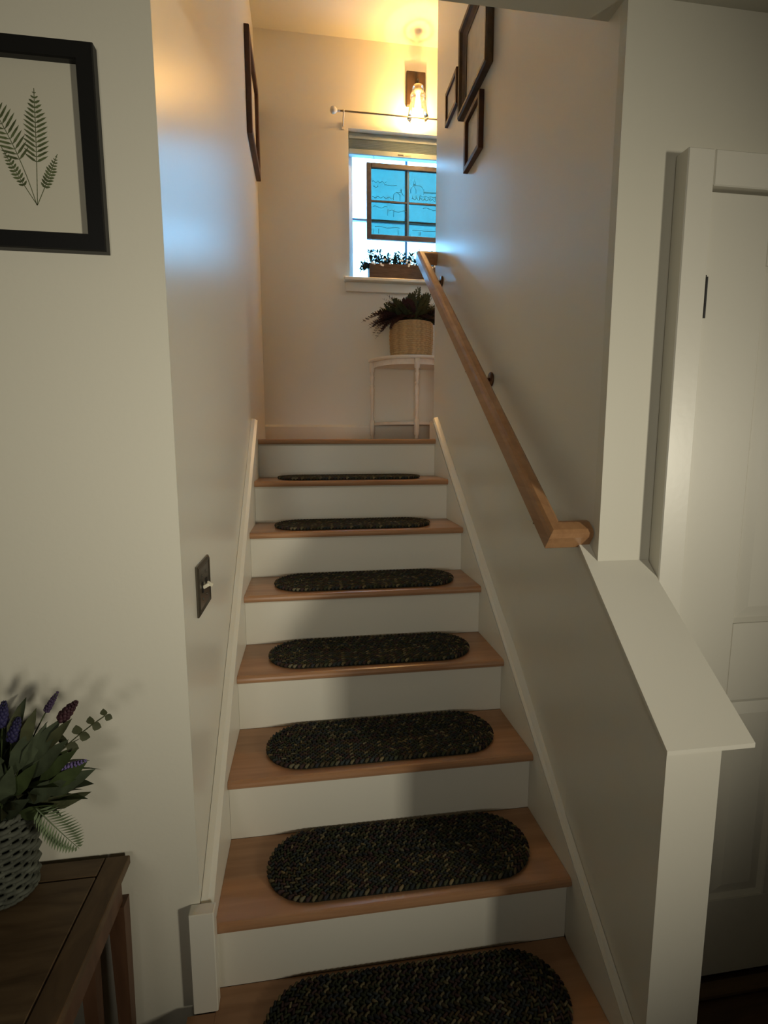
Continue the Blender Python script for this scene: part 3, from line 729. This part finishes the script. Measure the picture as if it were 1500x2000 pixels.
mb=MB()
for k in range(5):
    a=2*PI*k/5; mb.add([(0,0,0),(.0055*math.cos(a-.5),.0055*math.sin(a-.5),.001),(.009*math.cos(a),.009*math.sin(a),.0005),(.0055*math.cos(a+.5),.0055*math.sin(a+.5),.001)],[(0,1,2,3)])
mb.ball((0,0,.001),.002,6); fl=setmat(mb.mesh('flower'),'petal_white')
for i in range(26):
    x=rg.uniform(PX0-.03,PX1); z=PZ+rg.choice((.078,.086,.095,.11,.082)); 
    M=aim((x,PY0-.004-rg.uniform(0,.006),z+rg.uniform(-.004,.004)),(0,-1,.25))@Matrix.Rotation(PI/2,4,'Y')@Matrix.Rotation(rg.uniform(0,1),4,'Z')
    child('flower',fl,pt,M)

# ------------------------------------------------------------------ half moon console
cn=thing('console_table','white half moon console table with turned legs on the landing','table',(.685,3.36,ZL))
CXc,CR,CT=.687,.275,2.055; YT=YB-.017
def halfdisc(mb,r,z0,z1,n=24,yb=YT):
    pts=[(CXc+r*math.cos(PI+PI*i/n),yb+r*math.sin(PI+PI*i/n)) for i in range(n+1)]
    return mb.prism(pts,z0,z1,'z')
mb=MB(); halfdisc(mb,CR,CT-.012,CT); halfdisc(mb,CR-.006,CT-.018,CT-.0121); mb.build('table_top','console_paint',cn)
mb=MB(); halfdisc(mb,CR-.028,CT-.052,CT-.0185); mb.build('apron','console_paint',cn)
mb=MB(); halfdisc(mb,CR-.030,ZL+.095,ZL+.113); mb.build('lower_shelf','console_paint',cn)
lp=[(0,0),(.008,0),(.014,.012),(.009,.022),(.017,.034),(.017,.082),(.017,.125),(.008,.133),(.0145,.142),(.007,.152),(.0085,.17),(.012,.26),(.0155,.33),(.008,.345),(.017,.353),(.008,.362),(.012,.385),(.016,.412),(.009,.421),(.016,.429),(.009,.436),(.0175,.444),(.0175,CT-.0185-ZL),(0,CT-.0185-ZL)]
for (x,y) in ((CXc-CR+.022,YT-.020),(CXc+CR-.022,YT-.020),(CXc,YT-CR+.022)):
    MB().lathe(lp,14,(x,y,ZL+.0003)).build('leg','console_paint',cn)

# ------------------------------------------------------------------ basket plant
BX,BY,BZ,BR,BH=.672,3.348,CT+.0005,.127,.212
bk=thing('basket','round tan woven basket on the half moon table','basket',(BX,BY,BZ))
NR=17
def basket_row(r,h,seed):
    mb=MB(); N=60; path=[]
    for i in range(N):
        a=2*PI*i/N; rr=r+.0016*math.sin(15*a+(PI if seed%2 else 0)); path.append((rr*math.cos(a),rr*math.sin(a),0))
    mb.tube(path,h,6,closed=True); return setmat(mb.mesh('woven_row'),'basket_fiber')
for i in range(NR):
    u=(i+.5)/NR; r=BR*(.93+.12*math.sin(PI*(.15+.55*u)))
    child('woven_row',basket_row(r,BH/NR*.56,i),bk,Matrix.Translation((BX,BY,BZ+.004+u*(BH-.008)))@Matrix.Rotation(.02*((i*7)%5),4,'Z'))
MB().lathe([(0,.004),(BR*.93,.004),(BR*.98,BH*.3),(BR*1.0,BH*.9),(0,BH*.9)],32,(BX,BY,BZ)).build('liner','soil',bk)
pp=thing('potted_plant','dark purple green foliage plant drooping out of the woven basket','plant',(BX,BY,BZ+BH*.9))
fm=[frond_mesh(.20,.040,13,'leaf_purple',.9,.5),frond_mesh(.20,.044,12,'leaf_dark',.5,.55),frond_mesh(.17,.042,11,'leaf_dark',.3,.55),frond_mesh(.23,.040,14,'leaf_purple',1.3,.5),frond_mesh(.19,.040,12,'leaf_olive',.5,.5)]
rg=random.Random(5)
base=Vector((BX,BY,BZ+BH*.9))
for i in range(86):
    a=rg.uniform(0,2*PI); el=rg.uniform(.45,1.45)
    d=Vector((math.cos(a)*math.cos(el),math.sin(a)*math.cos(el)*.55,math.sin(el)))
    if d.y>0: d.y*=.3
    p=base+Vector((math.cos(a)*rg.uniform(0,.10),math.sin(a)*rg.uniform(0,.07),rg.uniform(0,.03)))
    child('frond',fm[rg.choice((1,1,2,4,0))],pp,aim(p,d,rg.uniform(-.7,.7))@Matrix.Scale(rg.uniform(.75,1.1),4))
for i in range(18):      # drooping over the left side and rim
    p=base+Vector((-.07+rg.uniform(-.03,.03),rg.uniform(-.09,.01),.02)); d=Vector((-1,rg.uniform(-.5,.05),rg.uniform(.15,.9)))
    child('frond',fm[3 if i%3 else 0],pp,aim(p,d,rg.uniform(-.6,.6))@Matrix.Scale(rg.uniform(.7,.95),4))
for i in range(16):      # short tips hanging over the front rim
    a=rg.uniform(PI*1.1,PI*1.9); p=base+Vector((math.cos(a)*.10,math.sin(a)*.10,.035)); d=Vector((math.cos(a),math.sin(a),.3))
    child('frond',fm[0],pp,aim(p,d,rg.uniform(-.4,.4))@Matrix.Scale(rg.uniform(.45,.6),4))

# ------------------------------------------------------------------ side table at the lower left
TZ=.607; TX0,TX1,TY0,TY1=-1.02,-.408,.70,1.108
tb=thing('side_table','dark brown wooden side table with framed top against the left wall','table',(-.7,.9,0))
bw=.052; g_=.0012
def board(x0,x1,y0,y1,name,mat): MB().bbox(x0+g_,x1-g_,y0+g_,y1-g_,TZ-.020,TZ,b=.0018).build(name,mat,tb)
board(TX0+bw,TX1-bw,TY0+bw,TY1-bw,'top_panel','dark_table')
board(TX0,TX0+bw,TY0,TY1,'top_border','table_border'); board(TX1-bw,TX1,TY0,TY1,'top_border','table_border')
board(TX0+bw,TX1-bw,TY0,TY0+bw,'top_border','dark_table'); board(TX0+bw,TX1-bw,TY1-bw,TY1,'top_border','dark_table')
for (x0,x1,y0,y1) in ((TX0+.03,TX1-.03,TY1-.03,TY1-.012),(TX0+.03,TX1-.03,TY0+.012,TY0+.03),(TX0+.012,TX0+.03,TY0+.031,TY1-.031),(TX1-.03,TX1-.012,TY0+.031,TY1-.031)):
    MB().bbox(x0,x1,y0,y1,TZ-.085,TZ-.0205,b=.001).build('apron','table_leg_wood',tb)
def leg(x,y,sx,sy):
    V=[];F=[]
    for z,hw in ((TZ-.0860,.017),(.30,.0145),(0.0005,.011)):
        cx,cy=x+sx*(.017-hw)*0,y
        V+=[(cx-hw,cy-hw,z),(cx+hw,cy-hw,z),(cx+hw,cy+hw,z),(cx-hw,cy+hw,z)]
    for i in range(2):
        for k in range(4): F.append((i*4+k,i*4+(k+1)%4,(i+1)*4+(k+1)%4,(i+1)*4+k))
    F+=[(0,1,2,3),(11,10,9,8)]
    MB().add(V,F).build('leg','table_leg_wood',tb)
for x in (TX0+.030,TX1-.022):
    for y in (TY0+.03,TY1-.03): leg(x,y,1,1)
leg(TX1-.088,TY1-.035,1,1)

# ------------------------------------------------------------------ wicker vase with lavender
VX,VY,VH=-.625,1.046,.185
vz=thing('wicker_vase','pale green woven wicker vase on the dark side table','vase',(VX,VY,TZ))
def vr(u): return .050+.013*u
nst=22; NRV=13
for i in range(NRV):
    u=(i+.5)/NRV; mb=MB(); N=nst*4; path=[]
    for k in range(N):
        a=2*PI*k/N; rr=vr(u)+.0032*math.sin(nst/2*a+(PI if i%2 else 0)); path.append((VX+rr*math.cos(a),VY+rr*math.sin(a),TZ+.008+u*(VH-.016)))
    mb.tube(path,.0052,6,closed=True); mb.build('woven_strand','vase_wicker',vz)
for k in range(nst):
    a=2*PI*k/nst; MB().tube([(VX+vr(0)*math.cos(a),VY+vr(0)*math.sin(a),TZ+.004),(VX+vr(1)*math.cos(a),VY+vr(1)*math.sin(a),TZ+VH)],.0028,5).build('stake','vase_wicker',vz)
for u,rad in ((0,.0055),(1,.0062)):
    mb=MB(); N=64
    for ph in (0,PI):
        mb.tube([(VX+(vr(u)+.003*math.cos(14*2*PI*k/N+ph))*math.cos(2*PI*k/N),VY+(vr(u)+.003*math.cos(14*2*PI*k/N+ph))*math.sin(2*PI*k/N),TZ+.0062+u*(VH-.006)+.003*math.sin(14*2*PI*k/N+ph)*(1 if u else .2)) for k in range(N)],rad*.7,6,closed=True)
    mb.build('braided_rim','vase_wicker',vz)
MB().lathe([(0,.004),(vr(0)-.004,.004),(vr(1)-.006,VH*.93),(0,VH*.93)],24,(VX,VY,TZ)).build('liner','vase_inner',vz)

bq=thing('lavender_arrangement','artificial lavender, fern and sage bouquet in the wicker vase','plant',(VX,VY,TZ+VH))
B=Vector((VX,VY,TZ+VH-.02))
lm={}
for nm,L,W_,mt in (('a',.085,.026,'leaf_sage'),('b',.10,.020,'leaf_green'),('c',.07,.028,'leaf_deep'),('d',.055,.017,'leaf_olive')):
    lm[nm]=setmat(leaf_mesh(L,W_,.35,.2),mt)
rg=random.Random(21)
for i in range(120):
    a=rg.uniform(0,2*PI); el=rg.uniform(.05,1.35); rad=rg.uniform(.03,.13)
    d=Vector((math.cos(a)*math.cos(el),math.sin(a)*math.cos(el),math.sin(el)))
    p=B+Vector((d.x*rad,d.y*rad*.8,.02+d.z*rad*1.1))
    d2=d+Vector((rg.uniform(-.4,.4),rg.uniform(-.4,.4),rg.uniform(-.3,.4)))
    me=lm[rg.choice('aabbccd')]
    L=.1
    tip=p+d2.normalized()*L
    if tip.y>1.105 or p.y>1.105: d2.y=-abs(d2.y)*.3; p.y=min(p.y,1.08)
    child('leaf',me,bq,aim(p,d2,rg.uniform(-1,1)))
def stem(tip,mat='leaf_green',r=.0014,mid=None):
    tip=Vector(tip); c=B+(tip-B)*.55+Vector((0,0,.03)) if mid is None else Vector(mid)
    pts=[]
    for i in range(9):
        u=i/8; pts.append(B*(1-u)**2+c*2*u*(1-u)+tip*u*u)
    return pts
def lavender(tip,length,r,mat,whorl=7,rads=None):
    pts=stem(tip); mb=MB().tube(pts,.0013,5); o=mb.build('flower_stem','leaf_green',bq)
    d=(Vector(tip)-pts[-2]).normalized(); hb=MB(); rr=random.Random(int(length*9999)+whorl)
    for j in range(whorl):
        u=j/(whorl-1); c=Vector(tip)-d*length*(1-u); rad=r*(1-.55*u**2)
        for k in range(6):
            a=2*PI*k/6+j*.5; s=d.orthogonal().normalized(); q=Quaternion(d,a); s=q@s
            p=c+s*rad*.7; hb.ball(p,rad*.5*rr.uniform(.8,1.2),6,(1,1,1.3))
    hb.build('blossom',mat,o)
for tip,ln,rad,mt in (((-.477,1.0,1.048),.045,.0055,'lavender_dark'),((-.444,.995,1.028),.045,.0095,'burgundy'),((-.434,.99,.911),.050,.006,'lavender'),
        ((-.562,.985,1.042),.050,.0095,'indigo'),((-.541,.985,1.008),.05,.010,'indigo'),((-.601,1.0,1.06),.05,.008,'lavender_dark'),((-.650,1.0,1.05),.05,.009,'indigo'),((-.72,.99,1.0),.05,.008,'burgundy')):
    lavender(tip,ln,rad,mt,8)
def facing(p,d,off=0.0):
    # leaf frame: long axis along d, flat side turned outwards to the open room (-Y)
    x=Vector(d).normalized(); z=Vector((off,-1,.25)); y=z.cross(x).normalized(); z=x.cross(y)
    M=Matrix((x,y,z)).transposed().to_4x4(); M.translation=p; return M
# eucalyptus sprig with round leaves
pts=stem((-.391,.985,1.002)); o=MB().tube(pts,.0012,5).build('eucalyptus_stem','leaf_olive',bq)
for i in range(3,9):
    for sd in (-1,1):
        p=Vector(pts[i]); d=(pts[i]-pts[i-1]).normalized(); s_=Vector((0,-1,0)).cross(d).normalized()*sd
        L=.030*(1.3-.1*i); me=setmat(leaf_mesh(L,L*.95,.2,.1,'round_leaf'),'leaf_olive')
        c=bpy.data.objects.new('round_leaf',me); COL.objects.link(c); c.parent=o
        c.matrix_basis=facing(p,s_+d*.6,rg.uniform(-.5,.5)); c.matrix_parent_inverse=Matrix.Translation(-Vector(bq.location)).inverted()@Matrix.Translation(-Vector(bq.location))
# broad leaves on the open side of the bouquet
big=setmat(leaf_mesh(.11,.034,.25,.25),'leaf_sage'); big2=setmat(leaf_mesh(.10,.030,.25,.2),'leaf_green'); big3=setmat(leaf_mesh(.085,.022,.3,.2),'leaf_olive')
for q,tipc in enumerate(((-.434,.975,.848),(-.444,.975,.842),(-.436,.975,.890),(-.433,.975,.906),(-.458,.975,1.0),(-.511,.975,1.02),(-.480,.975,.952),(-.466,.975,.846),(-.485,.975,.990),
        (-.539,.975,1.03),(-.500,.975,.974),(-.446,.975,.876),(-.481,.975,.879),(-.523,.97,.915),(-.559,.965,.898),(-.454,.975,.939),(-.526,.97,.977),(-.494,.965,.828),(-.58,.96,.93),(-.60,.96,.88),(-.55,.955,.85))):
    tip=Vector(tipc); d=tip-B; me=(big3 if q in(0,1,4,5,7,9) else (big,big2)[q%2]); L=.085 if me is big3 else .105
    child('leaf',me,bq,facing(tip-d.normalized()*min(L,d.length*.9),d,rg.uniform(-.5,.5)))
# fern frond hanging over the vase
fr=frond_mesh(.115,.034,18,'fern_leaf',.12,.30,'fern_frond')
p0=Vector((-.526,.985,.826)); tip=Vector((-.455,.965,.750))
child('fern_frond',fr,bq,facing(p0,tip-p0))
